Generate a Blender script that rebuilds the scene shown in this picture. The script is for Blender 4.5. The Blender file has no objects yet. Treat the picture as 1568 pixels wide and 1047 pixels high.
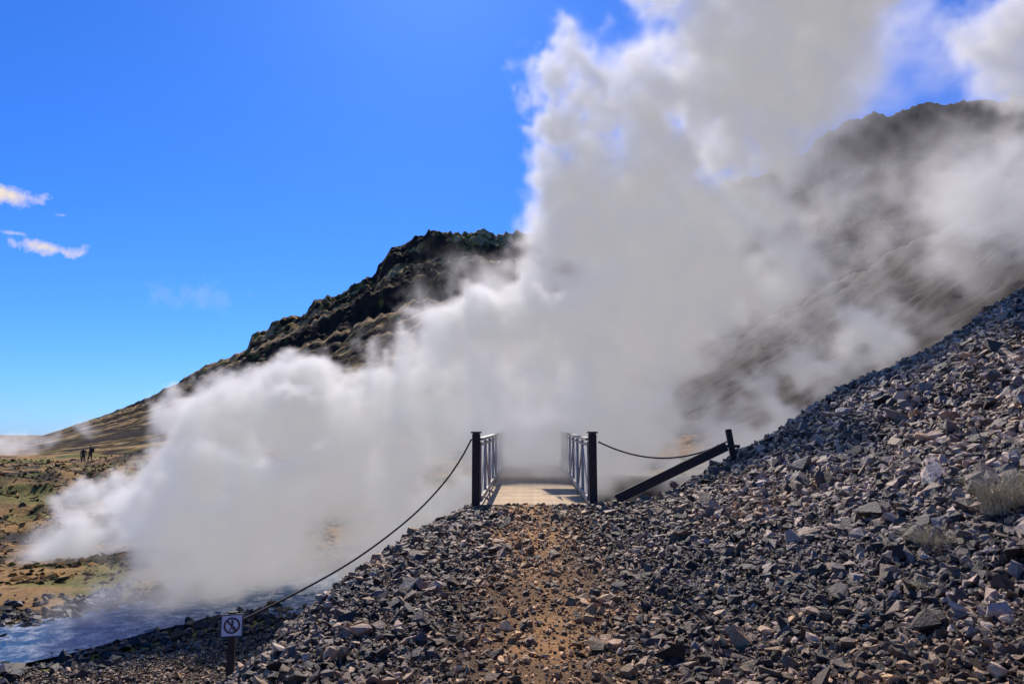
import bpy, bmesh, math, numpy as np
from mathutils import Vector, Matrix
rng=np.random.default_rng(7)
scene=bpy.context.scene
F=1045.0; TILT=math.radians(7.7); CZ=1.15
def survey(px,py,D):
    r=(px-784)/F; u=(523.5-py)/F
    Y=math.cos(TILT)-u*math.sin(TILT); Z=math.sin(TILT)+u*math.cos(TILT)
    return (r/Y*D, D, CZ+Z/Y*D)
def ss(a,b,x):
    t=np.clip((x-a)/(b-a),0,1); return t*t*(3-2*t)
def softplus(x,k): return k*np.logaddexp(0,x/k)
def smax(a,b,k): return k*np.logaddexp(a/k,b/k)
def vn(x,y,seed=0):
    xi=np.floor(x).astype(np.int64); yi=np.floor(y).astype(np.int64)
    fx=x-xi; fy=y-yi; fx=fx*fx*fx*(fx*(fx*6-15)+10); fy=fy*fy*fy*(fy*(fy*6-15)+10)
    def h(a,b):
        n=(a*374761393+b*668265263+seed*974634777)&0xffffffff
        n=((n^(n>>13))*1274126177)&0xffffffff
        n=((n^(n>>16))*2246822519)&0xffffffff
        return ((n^(n>>15))&0xffffff)/float(0xffffff)*2-1
    return (h(xi,yi)*(1-fx)+h(xi+1,yi)*fx)*(1-fy)+(h(xi,yi+1)*(1-fx)+h(xi+1,yi+1)*fx)*fy
def fbm(x,y,o=4,seed=0,g=.5):
    s=0;a=1;t=0
    for i in range(o):
        s=s+a*vn(x*2**i+i*13.7,y*2**i-i*7.1,seed+i); t+=a; a*=g
    return s/t
# ---------- terrain ----------
SX=[-40,-20,-14,-11.6,-9.5,-7.5,-6,-4,0,4,8,14]
SY=[ 12,12.5,14.2,16.3,18.6,21,21.6,20.5,18,17.5,17.5,17.5]
def stream_y(x): return np.interp(x,SX,SY)
def ground_z(x,y):
    path=-0.42+0.42*ss(3.5,11,y)
    xl=np.interp(y,[0,5,7,9.5,11,12,14],[-1.75,-1.75,-1.7,-1.3,-0.95,-0.8,-.8])
    xr=np.interp(y,[0,4,8,11,13],[1.5,1.7,2.1,2.2,2.2])
    L=0.95*softplus(xl-x,.22); R=0.47*softplus(x-xr,.3)
    R=np.where(x>25,0.47*(25-xr)+.1*(x-25),R)
    zt=path-L+R
    yc=11.75+0.36*softplus(x-2.6,.3)
    zt=zt-0.95*softplus(y-yc,.12)
    zt=zt+0.05*fbm(x*.9,y*.9,3,3)+ss(2,6,x)*.26*fbm(x*.35,y*.35,4,5)
    vf=-3.5+1.1*ss(30,75,y)+ss(23,34,y)*(.9*fbm(x*.09,y*.13,4,11)+.35*(1-2*np.abs(fbm(x*.3,y*.4,3,15))))+.14*fbm(x*.5,y*.5,3,12)
    vf=vf+.8*ss(26,50,y)*np.abs(fbm(x*.06,y*.12+3,2,17))
    vf=vf+2.2*ss(34,70,y)*np.exp(-((x+26)/12)**2)
    vf=vf+ss(-6,0,x)*ss(19,24,y)*3.2
    h2=.6*softplus(x-14,2)*ss(19,42,y); h2=np.minimum(h2,26)
    vf=vf+h2*(1+.15*fbm(x*.14,y*.10,6,31,.62))
    d=np.abs(y-stream_y(x))
    vf=vf-.35*np.exp(-(d/2.5)**2)*(x<12)
    vf=vf-1.3*ss(85,130,y)
    return smax(zt,vf,.18)
def grid_mesh(name,xs,ys,Z,cols,mat):
    nx,ny=len(xs),len(ys)
    X,Y=np.meshgrid(xs,ys)
    co=np.stack([X.ravel(),Y.ravel(),Z.ravel()],1).astype(np.float32)
    i=np.arange(nx-1)[None,:]+nx*np.arange(ny-1)[:,None]
    q=np.stack([i,i+1,i+1+nx,i+nx],-1).reshape(-1,4)
    return raw_mesh(name,co,q,cols,mat,True)
def raw_mesh(name,co,faces,cols,mat,smooth):
    me=bpy.data.meshes.new(name); n=len(co); k=faces.shape[1]; m=len(faces)
    me.vertices.add(n); me.vertices.foreach_set('co',co.astype(np.float32).ravel())
    me.loops.add(m*k); me.loops.foreach_set('vertex_index',faces.astype(np.int32).ravel())
    me.polygons.add(m); me.polygons.foreach_set('loop_start',np.arange(0,m*k,k,dtype=np.int32))
    me.polygons.foreach_set('use_smooth',np.full(m,smooth))
    me.update(calc_edges=True)
    if cols is not None:
        a=me.color_attributes.new('Col','FLOAT_COLOR','POINT')
        c=np.ones((n,4),np.float32); c[:,:3]=cols; a.data.foreach_set('color',c.ravel())
    ob=bpy.data.objects.new(name,me); scene.collection.objects.link(ob)
    if mat: me.materials.append(mat)
    return ob
# ---------- materials ----------
def newmat(name):
    m=bpy.data.materials.new(name); m.use_nodes=True; nt=m.node_tree
    return m,nt,nt.nodes['Principled BSDF']
def N(nt,t,**kw):
    n=nt.nodes.new(t)
    for k,v in kw.items():
        if k in n.inputs: n.inputs[k].default_value=v
        else: setattr(n,k,v)
    return n
def simple(name,col,rough=.7,metal=0,nscale=20,namt=.35,bump=.2,stretch=(1,1,1)):
    m,nt,b=newmat(name)
    tc=N(nt,'ShaderNodeTexCoord'); mp=N(nt,'ShaderNodeMapping'); mp.inputs['Scale'].default_value=stretch
    nt.links.new(tc.outputs['Object'],mp.inputs[0])
    no=N(nt,'ShaderNodeTexNoise',Scale=nscale,Detail=6.0,Roughness=.65); nt.links.new(mp.outputs[0],no.inputs['Vector'])
    mx=N(nt,'ShaderNodeMix',data_type='RGBA'); 
    mx.inputs[6].default_value=(*[c*(1-namt) for c in col],1); mx.inputs[7].default_value=(*[min(1,c*(1+namt)) for c in col],1)
    cr=N(nt,'ShaderNodeValToRGB'); cr.color_ramp.elements[0].position=.35; cr.color_ramp.elements[1].position=.65
    nt.links.new(no.outputs['Fac'],cr.inputs[0]); nt.links.new(cr.outputs[0],mx.inputs[0])
    nt.links.new(mx.outputs[2],b.inputs['Base Color']); b.inputs['Roughness'].default_value=rough; b.inputs['Metallic'].default_value=metal
    bp=N(nt,'ShaderNodeBump',Strength=bump,Distance=.01); nt.links.new(no.outputs['Fac'],bp.inputs['Height']); nt.links.new(bp.outputs[0],b.inputs['Normal'])
    return m
def attrmat(name,scales,bdist,bstr,rough=.9,var=.5,spec=.3):
    m,nt,b=newmat(name)
    at=N(nt,'ShaderNodeAttribute',attribute_name='Col'); tc=N(nt,'ShaderNodeTexCoord')
    prev=at.outputs['Color']; h=None
    for i,s in enumerate(scales):
        no=N(nt,'ShaderNodeTexNoise',Scale=s,Detail=8.0,Roughness=.7); nt.links.new(tc.outputs['Object'],no.inputs['Vector'])
        mr=N(nt,'ShaderNodeMapRange'); mr.inputs[1].default_value=.3; mr.inputs[2].default_value=.7
        mr.inputs[3].default_value=1-var; mr.inputs[4].default_value=1+var
        nt.links.new(no.outputs['Fac'],mr.inputs[0])
        vm=N(nt,'ShaderNodeVectorMath',operation='SCALE'); nt.links.new(prev,vm.inputs[0]); nt.links.new(mr.outputs[0],vm.inputs['Scale']); prev=vm.outputs[0]
        bp=N(nt,'ShaderNodeBump',Strength=bstr,Distance=bdist[i]); nt.links.new(no.outputs['Fac'],bp.inputs['Height'])
        if h: nt.links.new(h,bp.inputs['Normal'])
        h=bp.outputs[0]
    nt.links.new(prev,b.inputs['Base Color']); nt.links.new(h,b.inputs['Normal'])
    b.inputs['Roughness'].default_value=rough; b.inputs['Specular IOR Level'].default_value=spec
    return m
# ---------- ground ----------
def axis(lim,a,n,off=0):
    t=np.linspace(-1,1,n); T=math.asinh(lim/a); return a*np.sinh(t*T)+off
xs=axis(3000,7,900); 
ty=np.linspace(0,1,760); ys=2+9*(np.sinh(ty*math.asinh(3500/9)))
ys=np.concatenate([np.linspace(-60,1.6,14),ys])
X,Y=np.meshgrid(xs,ys); Z=ground_z(X,Y)
def zone_cols(x,y,z):
    n1=fbm(x*.25,y*.25,4,41); n2=fbm(x*1.3,y*1.3,4,42); n3=fbm(x*.07,y*.12,5,43,.65); n4=fbm(x*.35,y*.7,5,44,.7)
    n=len(x); c=np.empty((n,3))
    tan=np.array([.44,.23,.085]); dark=np.array([.045,.030,.020]); ochre=np.array([.34,.19,.06])
    black=np.array([.026,.017,.011]); green=np.array([.13,.14,.018]); brown=np.array([.028,.021,.013]); mud=np.array([.26,.18,.11])
    def mix(a,b,f): f=np.clip(f,0,1)[:,None]; return a*(1-f)+b*f
    T=lambda v: np.tile(v,(n,1))
    pc=np.interp(y,[0,5,11.5],[.28,.35,.37])
    pf=np.exp(-((x-pc+.25*n1)/(.66))**2)*(y<12.5)
    near=mix(T(dark),T(tan),pf*(.95+.9*n2))
    far=mix(T(ochre),T(black),ss(-.02,.22,n4+.4*n1))
    far=mix(far,T(mud),ss(.15,.4,-n3+.3*n2)*.7)
    far=mix(far,T(green),ss(.14,.34,n3+.35*n4)*.75)
    ys_=stream_y(x); d=np.abs(y-ys_)
    far=mix(far,T(dark),(y<ys_-1.5)*(x>-20)*.9)
    far=mix(far,T(black*1.5),np.exp(-((d-.2)/2.6)**2)*(x<12)*.85)
    far=mix(far,T(green*2.0),np.exp(-((y-(ys_-3.5-.25*n1))/.7)**2)*(x<-5)*ss(-.5,-.1,n2))
    far=mix(far,T(brown),ss(10,16,x))
    far=mix(far,T(mud*.18),ss(10,16,x)*ss(.05,.3,n4))
    f=ss(-3.1,-2.4,z)*(y<24)
    return mix(far,near,f)
gm=attrmat('gravel_and_soil',[.9,6.0,34.0],[.25,.1,.03],.8,var=.4)
ground=grid_mesh('ground',xs,ys,Z,zone_cols(X.ravel(),Y.ravel(),Z.ravel()),gm)
# ---------- mountain ----------
ridge_px=[(-900,770),(-400,752),(-200,735),(-60,712),(0,694),(60,668),(150,640),(230,610),(300,572),(380,531),(385,514),(400,507),(412,503),(430,498),(455,484),(470,478),(474,468),(482,460),(494,462),(500,455),(512,453),(530,443),(556,428),(575,420),(579,404),(590,392),(600,378),(622,374),(640,369),(652,367),(656,357),(690,359),(694,366),(712,364),(722,360),(745,358),(800,361),(900,372),(1000,340),(1120,285),(1220,240),(1268,205),(1290,188),(1310,186),(1330,175),(1352,173),(1360,180),(1400,172),(1425,165),(1450,163),(1568,150),(1800,120),(2600,160)]
RY=350.0
rp=np.array([survey(a,b,RY) for a,b in ridge_px])
mx=np.arange(-390,420,.95); my=np.concatenate([np.arange(84,290,1.1),np.arange(290,354,.5),np.arange(354,470,4)])
MX,MY=np.meshgrid(mx,my)
def mountain(x,y):
    fan=x*(RY/np.clip(y,60,RY)); fan=np.where(y>RY,x,fan)
    H=np.interp(fan,rp[:,0],rp[:,2])
    jag=np.clip((H-22)/30,0,1)*(1.3*fbm(fan*.25,fan*0+2,4,77,.65)+1.2*np.sign(vn(fan*.12,fan*0+5,79))*np.abs(vn(fan*.12,fan*0+5,79))**.4)
    H=H+jag
    Hs=sum(np.interp(fan+o,rp[:,0],rp[:,2]) for o in (-24,-12,0,12,24))/5
    t=(y-90)/(RY-90)
    tc=np.clip(t,-.1,1)
    w=ss(.78,1,tc); Hb=Hs*(1-w)+H*w
    base=-3.2
    wob=.03*fbm(fan*.05,tc*3,3,88)
    prof=.80*np.abs(tc)**1.2*np.sign(tc)+.09*ss(.78,.84,tc+wob)+.11*ss(.91,.985,tc+wob*.5)
    z=base+(Hb-base)*prof
    amp=np.clip((Hb-base)/90,.03,1.2)*ss(0,.2,tc)*(1-.9*ss(.965,1,tc))
    n=1-2*np.abs(fbm(fan*.012+tc*2,tc*16+fan*.01,5,61,.6)); r=1-np.abs(fbm(x*.05-tc*3,tc*7+x*.02,4,63))*2
    gul=1-2*np.abs(fbm(fan*.085,tc*3,4,66,.6))
    z=z+amp*(3.6*n+2.0*r+2.6*gul*ss(.5,.85,tc)-4+1.6*fbm(x*.2,y*.2,3,67))
    b=np.clip(y-RY,0,None); z=z-b*.5
    rock=(fbm(x*.6,y*.45,3,71)*1.3+2.0*(.5-np.abs(fbm(x*.22,y*.17,4,73,.6))))*np.clip(amp*3+.08,0,1)*(Hb>5)
    z=z+rock*ss(.25,1,tc)*(1-.6*ss(.98,1,tc))
    return z,tc,fan,Hb
MZ,mt,mfan,mH=mountain(MX,MY)
fx=MX.ravel();fy=MY.ravel();tt=mt.ravel();fn=mfan.ravel()
s1=fbm(fn*.010+tt*5,tt*40+fn*.02,5,81,.6); s2=fbm(fx*.12,fy*.12,4,83); s3=fbm(fx*.5,fy*.35,3,85)
v=s1*1.5+s2*.35+s3*.45
right=ss(20,120,fn)
rockc=np.array([.042,.027,.017]); grass=np.array([.26,.17,.045]); tan=np.array([.52,.34,.16]); grn=np.array([.17,.15,.03])
def mixc(a,b,f): f=np.clip(f,0,1)[:,None]; return a*(1-f)+b*f
T=lambda v: np.tile(v,(len(fx),1))
mc=mixc(T(grass),T(grn),ss(.0,.3,s2+s3*.3))
cliff=ss(.74,.88,tt)*ss(45,70,mH.ravel())
mc=mixc(T(rockc),mc,ss(-.04,.14,v-.28*cliff+.16*(1-ss(.1,.6,tt)))*(1-.92*right))
mc=mixc(mc,T(tan),ss(.14,.34,v-.28*cliff)*.85*(1-.96*right))
mm=attrmat('mountain_rock',[.12,.8],[2.0,.9],1.0,var=.45,spec=.1)
grid_mesh('mountain',mx,my,MZ,mc,mm)
# ---------- stones ----------
def hull(k):
    bm=bmesh.new()
    p=rng.normal(size=(k,3)); p/=np.linalg.norm(p,axis=1)[:,None]; p*=rng.uniform(.75,1.1,(k,1))
    for q in p: bm.verts.new(q)
    bmesh.ops.convex_hull(bm,input=bm.verts[:])
    bm.verts.ensure_lookup_table()
    bmesh.ops.delete(bm,geom=[q for q in bm.verts if not q.link_faces],context='VERTS')
    bmesh.ops.triangulate(bm,faces=bm.faces[:]); bm.verts.index_update(); bm.normal_update()
    co=np.array([q.co[:] for q in bm.verts]); fa=np.array([[q.index for q in f.verts] for f in bm.faces]); bm.free()
    return co,fa
def make_stones(name,P,size,cols,mat,flat=(.45,.95),hk=12):
    n=len(P); V=[];Fc=[];C=[];off=0
    var=[hull(hk) for _ in range(18)]
    which=rng.integers(0,18,n)
    for w in range(18):
        co,fa=var[w]; idx=np.where(which==w)[0]; m=len(idx)
        if m==0: continue
        sc=np.stack([rng.uniform(.8,1.45,m),rng.uniform(.6,1.0,m),rng.uniform(*flat,m)],1)*size[idx,None]
        v=co[None]*sc[:,None,:]
        ax=rng.normal(0,.5,(m,2)); az=rng.uniform(0,6.283,m)
        ca,sa=np.cos(ax[:,0]),np.sin(ax[:,0]); x,y,z=v[...,0],v[...,1],v[...,2]
        y,z=y*ca[:,None]-z*sa[:,None],y*sa[:,None]+z*ca[:,None]
        cb,sb=np.cos(ax[:,1]),np.sin(ax[:,1]); x,z=x*cb[:,None]+z*sb[:,None],-x*sb[:,None]+z*cb[:,None]
        cz,sz=np.cos(az),np.sin(az); x,y=x*cz[:,None]-y*sz[:,None],x*sz[:,None]+y*cz[:,None]
        v=np.stack([x,y,z],-1)+P[idx][:,None,:]
        V.append(v.reshape(-1,3)); k=len(co)
        Fc.append((fa[None]+(np.arange(m)*k)[:,None,None]).reshape(-1,3)+off); off+=m*k
        C.append(np.repeat(cols[idx],k,0))
    return raw_mesh(name,np.concatenate(V),np.concatenate(Fc),np.concatenate(C),mat,False)
stm=attrmat('stone_surface',[34.0],[.02],.9,rough=.55,var=.5,spec=.4)
def scatter(n,ymin,ymax):
    y=ymin+(ymax-ymin)*rng.random(n)
    x=rng.uniform(-.95,1.0,n)*y
    w=rng.random(n)<(y/ymax)
    return x[w],y[w]
def stone_batch(n,ymax,smin,smed,sig):
    x,y=scatter(n,2.6,ymax)
    z=ground_z(x,y)
    low=z<=-3.15
    keep=((~low)&(y<11.95+.4*np.clip(x-2.6,0,99)))|(low&(y<stream_y(x)-1.8)&(rng.random(len(x))<.75)&~((np.abs(y-stream_y(x)+3.5)<.75)&(x<-6)&(rng.random(len(x))<.88)))
    pc=.33; pf=np.exp(-((x-pc+.4*fbm(x*.8,y*.8,2,91))/.6)**2)
    keep&=~((np.abs(x-.37)<.9)&(y>11.2))
    keep&=rng.random(len(x))>pf*(.5+.15*(y<7))
    x,y,z,pf=x[keep],y[keep],z[keep],pf[keep]
    s=np.clip(smed*np.exp(rng.normal(0,sig,len(x))),smin,.14)*(1-.2*pf)*(1+.4*ss(1.5,4.5,x))
    nz=fbm(x*.6,y*.6,3,95)
    br=np.minimum(np.exp(rng.normal(-.36,.95,len(x)))*(1+.5*nz)*(.95+.35*ss(1,4,x)),2.6)
    grey=np.array([.20,.150,.115]); warm=np.array([.27,.16,.072]); orange=np.array([.42,.235,.095])
    wf=np.clip(.65+.5*nz-.6*ss(1.2,4.5,x)+rng.normal(0,.25,len(x)),0,1)
    c=grey*(1-wf[:,None])+warm*wf[:,None]
    o=np.clip(pf*1.1,0,.85); c=c*(1-o[:,None])+orange*o[:,None]
    c=c*br[:,None]
    return np.stack([x,y,z+s*.3],1),s,c
b1=stone_batch(290000,17.5,.014,.025,.46)
b2=stone_batch(100000,8.5,.007,.013,.3)
b3=stone_batch(6000,17.5,.04,.055,.3)
P=np.concatenate([b1[0],b2[0],b3[0]]); S=np.concatenate([b1[1],b2[1],b3[1]]); C=np.concatenate([b1[2],b2[2],b3[2]])
print('stones',len(P))
make_stones('scree_stones',P,S,C,stm)
n=14000; x=rng.uniform(-19,-3,n); y=stream_y(x)+rng.normal(0,2.2,n); z=ground_z(x,y)
c=np.tile([.04,.03,.024],(n,1))*np.exp(rng.normal(0,.5,n))[:,None]
make_stones('stream_stones',np.stack([x,y,z+.03],1),np.clip(.085*np.exp(rng.normal(0,.45,n)),.03,.3),c,stm)
n=26000; y=rng.uniform(22,84,n); x=-y*rng.uniform(.25,.9,n); z=ground_z(x,y)
kk=fbm(x*.35,y*.7,5,44,.7)+rng.normal(0,.15,n)>.0; x,y,z=x[kk],y[kk],z[kk]; n=len(x)
g=rng.random(n)[:,None]; 
c=np.where(g<.52,np.array([.28,.16,.05]),np.where(g<.6,np.array([.12,.13,.02]),np.array([.04,.028,.016])))*np.exp(rng.normal(0,.4,n))[:,None]
make_stones('moss_tussocks',np.stack([x,y,z],1),np.clip(.10*np.exp(rng.normal(0,.5,n)),.05,.35),c,attrmat('tussock',[6.0],[.08],.9,var=.4,spec=.1),flat=(.3,.5),hk=16)
# ---------- stream water ----------
wm,nt,b=newmat('stream_water')
tc=N(nt,'ShaderNodeTexCoord'); no=N(nt,'ShaderNodeTexNoise',Scale=2.6,Detail=8.0,Roughness=.78); nt.links.new(tc.outputs['Object'],no.inputs['Vector'])
cr=N(nt,'ShaderNodeValToRGB'); cr.color_ramp.elements[0].position=.48; cr.color_ramp.elements[0].color=(.03,.18,.42,1); cr.color_ramp.elements[1].position=.60; cr.color_ramp.elements[1].color=(.8,.86,.93,1)
nt.links.new(no.outputs['Fac'],cr.inputs[0]); nt.links.new(cr.outputs[0],b.inputs['Base Color']); b.inputs['Roughness'].default_value=.12
bp=N(nt,'ShaderNodeBump',Strength=1.0,Distance=.2); nt.links.new(no.outputs['Fac'],bp.inputs['Height']); nt.links.new(bp.outputs[0],b.inputs['Normal'])
wx=np.linspace(-38,13,300); wt=np.linspace(-2.8,2.8,12)
WX=np.repeat(wx[None],12,0); WY=stream_y(wx)[None]+wt[:,None]*(1+.25*fbm(wx*.5,wx*0,2,5))[None]
co=np.stack([WX.ravel(),WY.ravel(),np.full(WX.size,-3.555)],1)
i=np.arange(299)[None]+300*np.arange(11)[:,None]; q=np.stack([i,i+1,i+301,i+300],-1).reshape(-1,4)
raw_mesh('stream',co,q,None,wm,True)
# ---------- helpers ----------
def box(name,parent,size,loc,mat,rot=(0,0,0),bev=.006):
    bm=bmesh.new(); bmesh.ops.create_cube(bm,size=1)
    bmesh.ops.scale(bm,vec=size,verts=bm.verts)
    if bev: bmesh.ops.bevel(bm,geom=bm.edges[:],offset=min(bev,min(size)*.3),segments=2,affect='EDGES')
    me=bpy.data.meshes.new(name); bm.to_mesh(me); bm.free(); me.materials.append(mat)
    ob=bpy.data.objects.new(name,me); scene.collection.objects.link(ob); ob.location=loc; ob.rotation_euler=rot
    if parent: ob.parent=parent
    return ob
def beam(name,parent,a,b,w,h,mat,bev=.004):
    a=Vector(a);b=Vector(b);d=b-a
    ob=box(name,parent,(w,h,d.length),(a+b)/2,mat,bev=bev)
    zq=d.normalized(); xq=Vector((0,1,0))
    yq=zq.cross(xq).normalized(); xq=yq.cross(zq).normalized()
    ob.rotation_euler=Matrix((xq,yq,zq)).transposed().to_euler(); return ob
def tube(name,parent,pts,r,mat):
    cu=bpy.data.curves.new(name,'CURVE'); cu.dimensions='3D'; cu.bevel_depth=r; cu.bevel_resolution=2
    sp=cu.splines.new('POLY'); sp.points.add(len(pts)-1)
    for p,q in zip(sp.points,pts): p.co=(*q,1)
    cu.materials.append(mat); ob=bpy.data.objects.new(name,cu); scene.collection.objects.link(ob)
    if parent: ob.parent=parent
    return ob
def empty(name,loc=(0,0,0),rot=(0,0,0)):
    e=bpy.data.objects.new(name,None); e.empty_display_size=.2; scene.collection.objects.link(e); e.location=loc; e.rotation_euler=rot; return e
wood=simple('dark_timber',(.036,.025,.018),.75,0,14,.5,.5,(6,6,.6))
steel=simple('painted_steel',(.40,.36,.30),.5,.1,30,.3,.1)
darksteel=simple('dark_steel',(.04,.037,.033),.5,.5,30,.3,.1)
deckm=simple('deck_boards',(.50,.34,.18),.8,0,9,.35,.3,(1,6,1))
ropem=simple('weathered_rope',(.05,.038,.03),.9,0,60,.5,.6)
# ---------- bridge ----------
br=empty('footbridge',(.37,11.5,.0),(math.radians(.8),0,math.radians(-1.5)))
L=12.5; W=1.72
nb=int(L/.148)
for i in range(nb):
    box('deck_board_%d'%i,br,(W,.144,.05),(0,.1+i*.148,-.025+rng.normal(0,.001)),deckm,bev=.003)
box('front_sill',br,(W+.02,.06,.10),(0,-.01,-.045),darksteel)
for s in (-1,1):
    xx=s*(W/2+.05)
    box('stringer',br,(.09,L,.26),(xx,L/2+.02,-.15),darksteel)
    box('top_rail',br,(.10,L,.045),(xx,L/2+.08,1.07),steel)
    box('mid_rail',br,(.035,L,.04),(xx,L/2+.08,.97),steel)
    box('kick_rail',br,(.03,L,.10),(xx-s*.03,L/2+.08,.09),steel)
    k=int(L/1.35)
    for i in range(k+1):
        y=.12+i*1.35
        box('upright',br,(.05,.05,1.0),(xx,y,.53),steel)
        if i<k:
            a,b=((.04,.94) if i%2==0 else (.94,.04))
            tube('brace',br,[(xx,y+.04,a),(xx,y+1.31,b)],.016,steel)
    px_=s*.965
    box('end_post',br,(.13,.13,1.75),(px_,-.02,.29),wood,bev=.01)
    box('post_cap',br,(.17,.17,.03),(px_,-.02,1.182),wood)
# ---------- rope barriers ----------
def catenary(a,b,sag,n=60):
    a=Vector(a);b=Vector(b); return [tuple(a.lerp(b,i/n)-Vector((0,0,sag*4*(i/n)*(1-i/n)))) for i in range(n+1)]
def smooth_pts(pts,it=3):
    for _ in range(it):
        q=[pts[0]]
        for a,b in zip(pts[:-1],pts[1:]):
            a=np.array(a);b=np.array(b); q+= [tuple(.75*a+.25*b),tuple(.25*a+.75*b)]
        q.append(pts[-1]); pts=q
    return pts
rail=empty('retaining_barrier')
beam('timber_board',rail,survey(944,764,11.35),survey(1112,683,11.5),.07,.15,wood,.008)
beam('stake',rail,survey(1127,722,11.65),survey(1115,657,11.65),.09,.09,wood,.008)
beam('bracket',rail,survey(1098,683,11.5),survey(1133,683,11.5),.03,.05,darksteel)
tube('rope_barrier',None,catenary(survey(916,676,11.42),survey(1113,676,11.6),.27),.013,ropem)
sgn_t=survey(355,957,8.7)
lp=[survey(722,672,11.42),survey(706,703,11.35),survey(680,740,11.2),survey(640,783,10.9),survey(590,824,10.5),survey(530,866,10.1),survey(450,910,9.5),survey(372,948,8.8)]
tube('rope_barrier',None,smooth_pts(lp),.014,ropem)
# ---------- sign ----------
white=simple('sign_paint',(.75,.76,.8),.45,0,25,.12,.05)
dk=simple('sign_symbol',(.05,.05,.06),.5,0,30,.2,.05); red=simple('sign_ring_paint',(.12,.045,.05),.5,0,30,.2,.05)
sg=empty('warning_sign',sgn_t,(0,0,math.radians(12)))
box('plate',sg,(.25,.012,.25),(0,0,0),white,bev=.005)
for nm,sz,lc in (('frame_top',(.262,.02,.014),(0,-.004,.128)),('frame_bottom',(.262,.02,.014),(0,-.004,-.128)),('frame_left',(.014,.02,.24),(-.124,-.004,0)),('frame_right',(.014,.02,.24),(.124,-.004,0))):
    box(nm,sg,sz,lc,dk,bev=.002)
bpy.ops.mesh.primitive_torus_add(major_radius=.085,minor_radius=.011,major_segments=40,minor_segments=8,rotation=(math.pi/2,0,0),location=(0,-.008,0)); o=bpy.context.object; o.name='prohibition_ring'; o.data.materials.append(red); o.parent=sg
box('slash',sg,(.165,.008,.02),(0,-.014,0),red,(0,math.radians(45),0),.001)
box('walker_body',sg,(.022,.006,.06),(0.004,-.01,.005),dk,(0,.1,0),.002)
box('walker_leg_1',sg,(.013,.006,.055),(-.014,-.011,-.04),dk,(0,.45,0),.002)
box('walker_leg_2',sg,(.013,.006,.055),(.02,-.011,-.04),dk,(0,-.4,0),.002)
bpy.ops.mesh.primitive_uv_sphere_add(radius=.014,location=(.006,-.01,.05),segments=16,ring_count=8); o=bpy.context.object; o.name='walker_head'; o.data.materials.append(dk); o.parent=sg
box('post',sg,(.085,.085,1.8),(0,.052,-.77),wood,bev=.008)
box('foot_stop',sg,(.10,.10,.02),(0,.052,.14),wood)
# ---------- grass tufts ----------
gs=simple('dry_grass_blades',(.46,.41,.27),.8,0,20,.35,0)
def tuft(name,loc,rad,h,n):
    V=[];Fa=[]
    for i in range(n):
        a=rng.uniform(0,6.283); r=rad*math.sqrt(rng.random())*.7; bx,by=r*math.cos(a),r*math.sin(a)
        hh=h*rng.uniform(.3,1.2); lean=rng.uniform(.2,1.2)*rad; a2=a+rng.normal(0,.9); w=.0028
        k=len(V); px_,py_=-math.sin(a2)*w,math.cos(a2)*w
        for t in (0,.35,.7,1):
            cx=bx+math.cos(a2)*lean*t*t; cy=by+math.sin(a2)*lean*t*t; cz=hh*(t-.35*t*t*lean/rad)
            ww=1-t*.85; V+=[(cx-px_*ww,cy-py_*ww,cz),(cx+px_*ww,cy+py_*ww,cz)]
        for j in range(3): Fa.append((k+2*j,k+2*j+1,k+2*j+3,k+2*j+2))
    ob=raw_mesh(name,np.array(V),np.array(Fa),None,gs,True); ob.location=loc; return ob
for (px,py,D,rad,h,n) in ((1548,775,9.3,.3,.3,700),(1528,792,9.3,.16,.16,260),(1565,745,9.3,.16,.16,260),(1440,838,8.0,.24,.15,420),(1415,828,8.0,.14,.12,200),(1500,745,10.2,.13,.08,200),(1310,760,9.8,.1,.06,140),(1420,905,6.6,.1,.06,160)):
    best=None
    for d in np.arange(3,16,.02):
        q=survey(px,py,d); 
        if float(ground_z(np.array([q[0]]),np.array([q[1]]))[0])>=q[2]: best=q; break
    if best: tuft('dry_grass_tuft',(best[0],best[1],float(ground_z(np.array([best[0]]),np.array([best[1]]))[0])+.02),rad,h,n)
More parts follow.
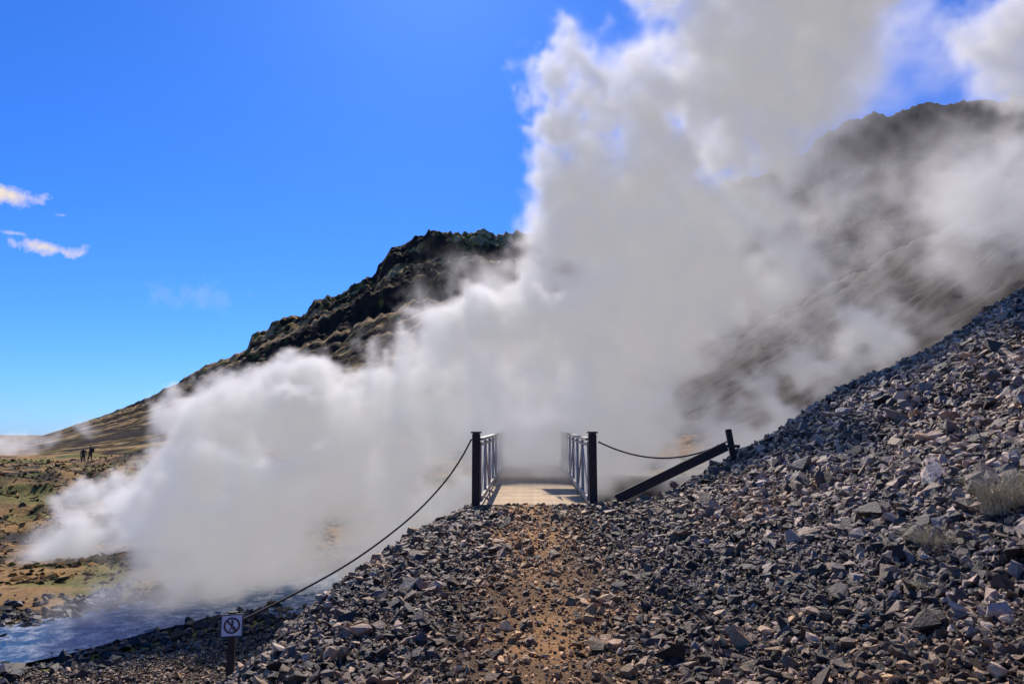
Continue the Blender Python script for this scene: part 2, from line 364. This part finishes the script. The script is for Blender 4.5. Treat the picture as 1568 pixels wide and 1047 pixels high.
# ---------- hikers ----------
def hiker(loc,yaw,h,jacket,stride):
    V=[];R=[];E=[]
    def v(p,r,par=None):
        V.append(p);R.append(r)
        if par is not None:E.append((par,len(V)-1))
        return len(V)-1
    pel=v((0,0,.95),.14); sp=v((0,0,1.15),.125,pel); ch=v((0,.01,1.36),.15,sp); nk=v((0,0,1.5),.055,ch)
    hd=v((0,-.02,1.6),.088,nk); ht=v((0,-.01,1.69),.075,hd); v((0,-.1,1.61),.02,hd)
    for s in (-1,1):
        sh=v((s*.19,0,1.42),.065,ch); el=v((s*.25,.04,1.14),.045,sh); wr=v((s*.24,-.08,.92),.03,el); pm=v((s*.235,-.11,.85),.03,wr)
        for f,l in ((-.027,.07),(-.01,.085),(.01,.08),(.026,.062)):
            k=v((s*.235,-.115+f,.81),.009,pm); v((s*.225,-.12+f,.81-l*.6),.008,k)
        v((s*.215,-.15,.83),.01,pm)
        hp=v((s*.1,0,.88),.1,pel); kn=v((s*.11,-.03+s*stride*.5,.5),.062,hp); an=v((s*.12,s*stride,.09),.042,kn); v((s*.13,s*stride-.17,.04),.04,an)
    me=bpy.data.meshes.new('hiker'); me.from_pydata(V,E,[]); ob=bpy.data.objects.new('hiker',me); scene.collection.objects.link(ob)
    m=ob.modifiers.new('skin','SKIN')
    bpy.context.view_layer.objects.active=ob
    if not me.skin_vertices: 
        ob.select_set(True); bpy.ops.mesh.customdata_skin_add()
    for i,r in enumerate(R): me.skin_vertices[0].data[i].radius=(r,r*.8 if r>.1 else r)
    me.skin_vertices[0].data[0].use_root=True
    s=ob.modifiers.new('sub','SUBSURF'); s.levels=1; s.render_levels=2
    mt,nt,b=newmat('hiker_clothing'); tc=N(nt,'ShaderNodeTexCoord'); sx=N(nt,'ShaderNodeSeparateXYZ'); nt.links.new(tc.outputs['Object'],sx.inputs[0])
    mr=N(nt,'ShaderNodeMapRange'); mr.inputs[2].default_value=1.8; nt.links.new(sx.outputs[2],mr.inputs[0])
    cr=N(nt,'ShaderNodeValToRGB'); cr.color_ramp.interpolation='CONSTANT'; e=cr.color_ramp.elements
    e[0].color=(.02,.015,.012,1); e[1].position=.08; e[1].color=(.03,.03,.035,1)
    for p,c in ((.53,jacket),(.835,(.35,.2,.14)),(.915,(.03,.02,.015))):
        q=e.new(p); q.color=(*c,1)
    nt.links.new(mr.outputs[0],cr.inputs[0]); nt.links.new(cr.outputs[0],b.inputs['Base Color']); b.inputs['Roughness'].default_value=.85
    me.materials.append(mt); ob.location=loc; ob.rotation_euler=(0,0,yaw); ob.scale=(h/1.76,)*3
    box('backpack',ob,(.3,.18,.45),(0,.2,1.22),wood,bev=.05)
    return ob
for px,D,yaw,h,j,st in ((126,70,.6,1.75,(.03,.028,.03),.1),(137,71.5,-.5,1.8,(.05,.03,.025),.16)):
    q=survey(px,715,D); gz=float(ground_z(np.array([q[0]]),np.array([D*1.0]))[0])
    print('hiker',q,gz); hiker((q[0],D,gz),yaw,h,j,st)
# ---------- steam ----------
def wmat(n,coords):
    i=np.floor(coords).astype(int); f=coords-i; M=np.zeros((len(coords),n),np.float32); r=np.arange(len(coords))
    w=[(1-f)**3/6,(3*f**3-6*f**2+4)/6,(-3*f**3+3*f**2+3*f+1)/6,f**3/6]
    for k in range(4): M[r,i+k]+=w[k]
    return M
def noise3(ax,size,seed):
    r=np.random.default_rng(seed); Ms=[]; ns=[]
    for a in ax:
        c=(a-a[0])/size; n=int(c[-1])+5; ns.append(n); Ms.append(wmat(n,c))
    L=r.normal(size=ns).astype(np.float32)
    t=np.tensordot(Ms[0],L,axes=(1,0)); t=np.tensordot(Ms[1],t,axes=(1,1)).transpose(1,0,2); t=np.tensordot(t,Ms[2],axes=(2,1))
    return t*2.2
def volmat(name,sigma,emis,aniso=.25,rate=2.2):
    m=bpy.data.materials.new(name); m.use_nodes=True; nt=m.node_tree; nt.nodes.clear()
    out=N(nt,'ShaderNodeOutputMaterial'); at=N(nt,'ShaderNodeAttribute',attribute_name='density')
    mu=N(nt,'ShaderNodeMath',operation='MULTIPLY'); mu.inputs[1].default_value=sigma; nt.links.new(at.outputs['Fac'],mu.inputs[0])
    sc=N(nt,'ShaderNodeVolumeScatter'); sc.inputs['Color'].default_value=(.99,.945,.925,1); sc.inputs['Anisotropy'].default_value=aniso; nt.links.new(mu.outputs[0],sc.inputs['Density'])
    em=N(nt,'ShaderNodeEmission'); em.inputs['Color'].default_value=(*emis,1); nt.links.new(mu.outputs[0],em.inputs['Strength'])  # added glow by density, standing in for light scattered many times
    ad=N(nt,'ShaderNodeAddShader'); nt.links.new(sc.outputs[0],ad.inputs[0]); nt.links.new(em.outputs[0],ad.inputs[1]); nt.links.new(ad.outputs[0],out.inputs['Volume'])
    try: m.cycles.volume_step_rate=rate
    except Exception as e: print(e)
    return m
def steam(name,lo,hi,vox,blobs,mat,namp=1.0,k=.5,seed=1,edge=.7,nsz=3.2,gain=.74,thin=0):
    dims=[int((h-l)/vox)+1 for l,h in zip(lo,hi)]; dims=[d+d%2 for d in dims]
    hi=[l+(d-1)*vox for l,d in zip(lo,dims)]
    ax=[np.linspace(l,h,d).astype(np.float32) for l,h,d in zip(lo,hi,dims)]
    cax=[np.linspace(l,h,d//2).astype(np.float32) for l,h,d in zip(lo,hi,dims)]
    X,Y,Z=np.meshgrid(*cax,indexing='ij')
    A=np.zeros_like(X); B=np.zeros_like(X)
    for (c,r,st) in blobs:
        d=np.sqrt((X-c[0])**2+(Y-c[1])**2+(Z-c[2])**2)-r
        e=np.exp(np.clip(-d/k,-40,25)); A+=e; B+=e*st
    S=B/np.maximum(A,1e-20); D=-k*np.log(np.maximum(A,1e-20))
    def up(G):
        for a in range(3):
            n=dims[a]; t=np.linspace(0,G.shape[a]-1,n); i=np.clip(t.astype(int),0,G.shape[a]-2); f=(t-i).astype(np.float32)
            sh=[1,1,1]; sh[a]=n; f=f.reshape(sh); G=np.take(G,i,a)*(1-f)+np.take(G,i+1,a)*f
        return G
    D=up(D); S=up(S)
    nz=np.zeros_like(D); a=1.0; s=nsz
    for o in range(5):
        if s<vox*1.1: break
        q=noise3(ax,s,seed+o); nz+= a*(.75-np.abs(q)*1.5 if o>0 else -q*.9); a*=gain; s*=.5
    soft=noise3(ax,nsz*1.6,seed+50)
    D=D-namp*nz*.6
    ed=edge*np.exp(.9*soft)+(1-S)*2.2
    rho=np.clip(-D/ed,0,1); rho=rho**1.5
    mod=1+.6*noise3(ax,nsz*.8,seed+77)+.65*noise3(ax,nsz*.35,seed+78)+.6*noise3(ax,nsz*.16,seed+79)+.45*noise3(ax,nsz*.08,seed+80)
    rho=rho*S*np.clip(mod,.10,3.0)
    if thin: rho*=(1-thin*np.clip((ax[2]-3)/16,0,1))[None,None,:]
    for a in range(3):
        n=dims[a]; t=np.minimum(np.arange(n),np.arange(n)[::-1])*vox; f=np.clip(t/1.2,0,1).astype(np.float32); sh=[1,1,1]; sh[a]=n; rho*=f.reshape(sh)
    nx,ny,nz_=dims
    data=rho.transpose(2,1,0).ravel().astype(np.float32)
    me=bpy.data.meshes.new(name); me.vertices.add(len(data))
    at=me.attributes.new('steam_density','FLOAT','POINT'); at.data.foreach_set('value',data)
    ob=bpy.data.objects.new(name,me); scene.collection.objects.link(ob)
    ng=bpy.data.node_groups.new(name+'_grid','GeometryNodeTree')
    ng.interface.new_socket('Geometry',in_out='INPUT',socket_type='NodeSocketGeometry'); ng.interface.new_socket('Geometry',in_out='OUTPUT',socket_type='NodeSocketGeometry')
    gi=ng.nodes.new('NodeGroupInput'); go=ng.nodes.new('NodeGroupOutput')
    vc=ng.nodes.new('GeometryNodeVolumeCube'); pos=ng.nodes.new('GeometryNodeInputPosition'); sx=ng.nodes.new('ShaderNodeSeparateXYZ'); ng.links.new(pos.outputs[0],sx.inputs[0])
    def mth(op,a,b=None):
        n=ng.nodes.new('ShaderNodeMath'); n.operation=op
        for i,v in enumerate((a,b)):
            if v is None: continue
            if isinstance(v,(int,float)): n.inputs[i].default_value=v
            else: ng.links.new(v,n.inputs[i])
        return n.outputs[0]
    idx=[]
    for i in range(3):
        t=mth('ROUND',mth('DIVIDE',mth('SUBTRACT',sx.outputs[i],float(lo[i])),float(vox)))
        idx.append(mth('MINIMUM',mth('MAXIMUM',t,0.0),float(dims[i]-1)))
    ind=mth('ADD',idx[0],mth('MULTIPLY',mth('ADD',idx[1],mth('MULTIPLY',idx[2],float(ny))),float(nx)))
    fi=ng.nodes.new('FunctionNodeFloatToInt'); ng.links.new(ind,fi.inputs[0])
    na=ng.nodes.new('GeometryNodeInputNamedAttribute'); na.data_type='FLOAT'; na.inputs[0].default_value='steam_density'
    si=ng.nodes.new('GeometryNodeSampleIndex'); si.data_type='FLOAT'; si.domain='POINT'
    ng.links.new(gi.outputs[0],si.inputs['Geometry']); ng.links.new(na.outputs[0],si.inputs['Value']); ng.links.new(fi.outputs[0],si.inputs['Index'])
    ng.links.new(si.outputs[0],vc.inputs['Density'])
    vc.inputs['Min'].default_value=lo; vc.inputs['Max'].default_value=hi
    vc.inputs['Resolution X'].default_value=nx; vc.inputs['Resolution Y'].default_value=ny; vc.inputs['Resolution Z'].default_value=nz_
    sm=ng.nodes.new('GeometryNodeSetMaterial'); sm.inputs['Material'].default_value=mat; me.materials.append(mat)
    ng.links.new(vc.outputs[0],sm.inputs[0]); ng.links.new(sm.outputs[0],go.inputs[0])
    md=ob.modifiers.new('steam_grid','NODES'); md.node_group=ng
    print(name,dims,float(rho.max()),float(rho.mean()))
    return ob
B=[(120,940,17.9,.5,.7),(155,922,18.4,.6,.8),(205,895,19.0,.9,.9),(270,855,20,1.3,1),(290,800,21,1.0,1),(330,730,22,1.2,1),(380,800,21,1.9,1),(400,715,22,1.6,1),(470,670,23,2.3,1),(460,815,21,1.8,1),(360,862,20,1.0,.8),(560,790,21.5,2.0,1),
(600,640,23,2.7,1),(640,740,22.5,2.5,1),(700,560,24,2.6,1),(640,545,24,2.0,.8),(712,405,25,1.1,.55),(690,392,25,.6,.45),(735,380,25,.6,.4),(765,430,25,1.3,.7),(660,470,25,1.2,.4),(730,700,23,2.6,1),(800,560,24,2.9,1),(870,500,25,2.9,1),(800,700,23.5,2.7,1),(900,640,23.8,2.6,1),(940,690,24,2.2,1),
(790,690,16.5,1.3,.35),(840,660,18,1.7,.55),(760,600,18.5,1.5,.35),(900,690,17.0,1.2,.35),(780,740,16.0,.8,.3),(860,740,17,1.0,.4),(730,680,17,1.1,.35),
(910,340,26,3.0,1),(895,225,27,2.9,1),(868,120,27.5,2.2,1),(960,170,27,2.8,1),(930,220,28,2.6,1),(1010,60,28,2.3,1),(1000,-50,29,2.6,1),(1080,100,28,3.3,1),(1180,60,28,3.6,1),(1020,260,27,3.6,1),(1000,390,26,3.8,1),(1070,230,28.5,3.2,1),
(1120,300,27,3.6,1),(1150,180,28,3.7,1),(1160,-40,29,3.4,1),(1260,-20,29,3.8,.75),(1130,430,25.5,2.9,.85),(990,500,25,3.0,.9),(1060,470,25,2.6,.75),(1215,190,28.5,2.5,.55),(1235,330,27.5,2.6,.5),(1290,110,29.5,2.6,.3),
(1290,420,27,2.6,.4),(1400,350,28,2.9,.5),(1490,300,29,2.7,.45),(1350,410,27,2.5,.5),(1480,380,28,2.5,.45),(1560,340,28,2.6,.5),(1560,240,30,2.7,.35),(1420,440,26,2.2,.4),(1520,430,25.5,2.0,.4),(1580,400,26,2,.4),
(1040,700,18.5,1.2,.9),(1100,662,19.5,1.4,1),(1170,625,20.5,1.6,1),(1250,582,21.5,1.7,1),(1330,537,22.5,1.7,.95),(1410,490,23.5,1.6,.7),(1480,460,24,1.3,.4),(1210,520,25,1.9,.35),(980,705,19,1.3,.9),(1290,490,25,1.8,.35),(1080,590,23,1.5,.3),
(1300,300,31,4.0,.07),(1450,260,31,4.0,.07),(1330,100,32,3.4,.13),(1440,90,32,2.8,.12),(1525,35,33,2.8,.5),(1470,45,33,2.0,.35),(1430,20,33,1.8,.2),(1565,100,33,2.5,.45),(1390,20,33,2.6,.13),(1200,440,30,3.5,.10)]
blobs=[(survey(a,b,d),r,s) for a,b,d,r,s in B]
SCATTER_GLOW=(.225,.208,.205)  # steam's own glow colour, in place of multiply scattered light
vm=volmat('steam_volume',1.15,SCATTER_GLOW)
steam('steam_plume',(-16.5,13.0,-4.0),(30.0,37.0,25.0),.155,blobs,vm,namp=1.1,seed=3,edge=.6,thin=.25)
W2=[(20,868,26.5,.4,.7),(55,858,27,.55,.8),(95,845,27.5,.8,.9),(140,830,28,.9,.9),(190,812,28.5,1.1,1),(250,790,29,1.2,1),(310,760,29.5,1.4,1),(360,720,30,1.4,1),
(95,786,37,.4,.7),(125,776,37,.6,.9),(165,762,37,.9,.9),(210,745,37,1.1,.9),(250,730,37,1.3,1),(300,715,37,1.7,1),(220,705,38,.7,.5)]
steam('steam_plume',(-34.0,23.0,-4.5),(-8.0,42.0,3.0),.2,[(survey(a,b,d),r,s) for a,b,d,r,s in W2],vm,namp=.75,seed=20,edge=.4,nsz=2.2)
W3=[(0,688,110,3,.6),(40,685,110,2.4,.5),(75,672,110,1.8,.5),(130,655,112,1.6,.25),(-60,680,110,4,.6)]
vm3=volmat('distant_steam_volume',.7,SCATTER_GLOW)
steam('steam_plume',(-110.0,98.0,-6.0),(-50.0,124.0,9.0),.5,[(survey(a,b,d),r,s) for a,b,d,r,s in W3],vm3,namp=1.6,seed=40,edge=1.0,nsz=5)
# ---------- light & sky ----------
EL=math.radians(44); AZ=math.radians(-7)
sd=Vector((math.sin(AZ)*math.cos(EL),math.cos(AZ)*math.cos(EL),math.sin(EL)))
sl=bpy.data.lights.new('sun','SUN'); sl.energy=5.0; sl.angle=math.radians(.5); sl.color=(1,.91,.80)
so=bpy.data.objects.new('sun',sl); scene.collection.objects.link(so); so.rotation_euler=(-sd).to_track_quat('-Z','Y').to_euler()
w=bpy.data.worlds.new('World'); scene.world=w; w.use_nodes=True; nt=w.node_tree; bg=nt.nodes['Background']
sk=N(nt,'ShaderNodeTexSky',sky_type='NISHITA'); sk.sun_disc=False; sk.sun_elevation=EL; sk.sun_rotation=AZ; sk.air_density=1.0; sk.dust_density=.3; sk.ozone_density=4.0; sk.altitude=300
vm_=N(nt,'ShaderNodeVectorMath',operation='MULTIPLY'); vm_.inputs[1].default_value=(.42,.73,1.42); nt.links.new(sk.outputs[0],vm_.inputs[0])
hs=N(nt,'ShaderNodeHueSaturation'); hs.inputs['Saturation'].default_value=1.05; nt.links.new(vm_.outputs[0],hs.inputs['Color'])
bg.inputs['Strength'].default_value=.108
tc=N(nt,'ShaderNodeTexCoord')
prev=hs.outputs[0]
for (px,py,wx_,wz_,amt) in ((8,296,.034,.011,1.0),(72,378,.046,.010,1.0),(97,330,.010,.003,.6),(20,357,.02,.003,.6),(300,450,.06,.02,.12)):
    q=survey(px,py,1.0); d=Vector((q[0],1,q[2]-CZ)).normalized()
    sub=N(nt,'ShaderNodeVectorMath',operation='SUBTRACT'); nt.links.new(tc.outputs['Generated'],sub.inputs[0]); sub.inputs[1].default_value=d
    no=N(nt,'ShaderNodeTexNoise',Scale=38.0,Detail=8.0,Roughness=.6); nt.links.new(tc.outputs['Generated'],no.inputs['Vector'])
    mp=N(nt,'ShaderNodeMapping'); mp.inputs['Scale'].default_value=(1/wx_,1/wx_,1/wz_); nt.links.new(sub.outputs[0],mp.inputs[0])
    ln=N(nt,'ShaderNodeVectorMath',operation='LENGTH'); nt.links.new(mp.outputs[0],ln.inputs[0])
    m1=N(nt,'ShaderNodeMath',operation='MULTIPLY_ADD'); nt.links.new(no.outputs['Fac'],m1.inputs[0]); m1.inputs[1].default_value=4.0; m1.inputs[2].default_value=-1.7
    m2=N(nt,'ShaderNodeMath',operation='SUBTRACT'); nt.links.new(m1.outputs[0],m2.inputs[0]); nt.links.new(ln.outputs['Value'],m2.inputs[1])
    m3=N(nt,'ShaderNodeMapRange'); m3.inputs[1].default_value=-.7; m3.inputs[2].default_value=.4; m3.inputs[4].default_value=amt; nt.links.new(m2.outputs[0],m3.inputs[0])
    mxn=N(nt,'ShaderNodeMix',data_type='RGBA'); nt.links.new(m3.outputs[0],mxn.inputs[0]); nt.links.new(prev,mxn.inputs[6]); mxn.inputs[7].default_value=(8.2,7.2,6.6,1); prev=mxn.outputs[2]
nt.links.new(prev,bg.inputs['Color'])
# ---------- camera ----------
cd=bpy.data.cameras.new('camera'); cd.sensor_width=36; cd.lens=36*F/1568; cd.clip_end=8000; cd.clip_start=.05
co_=bpy.data.objects.new('camera',cd); scene.collection.objects.link(co_); co_.location=(0,0,CZ); co_.rotation_euler=(math.pi/2+TILT,0,0)
scene.camera=co_
scene.view_settings.view_transform='Standard'; scene.view_settings.look='None'; scene.view_settings.exposure=0
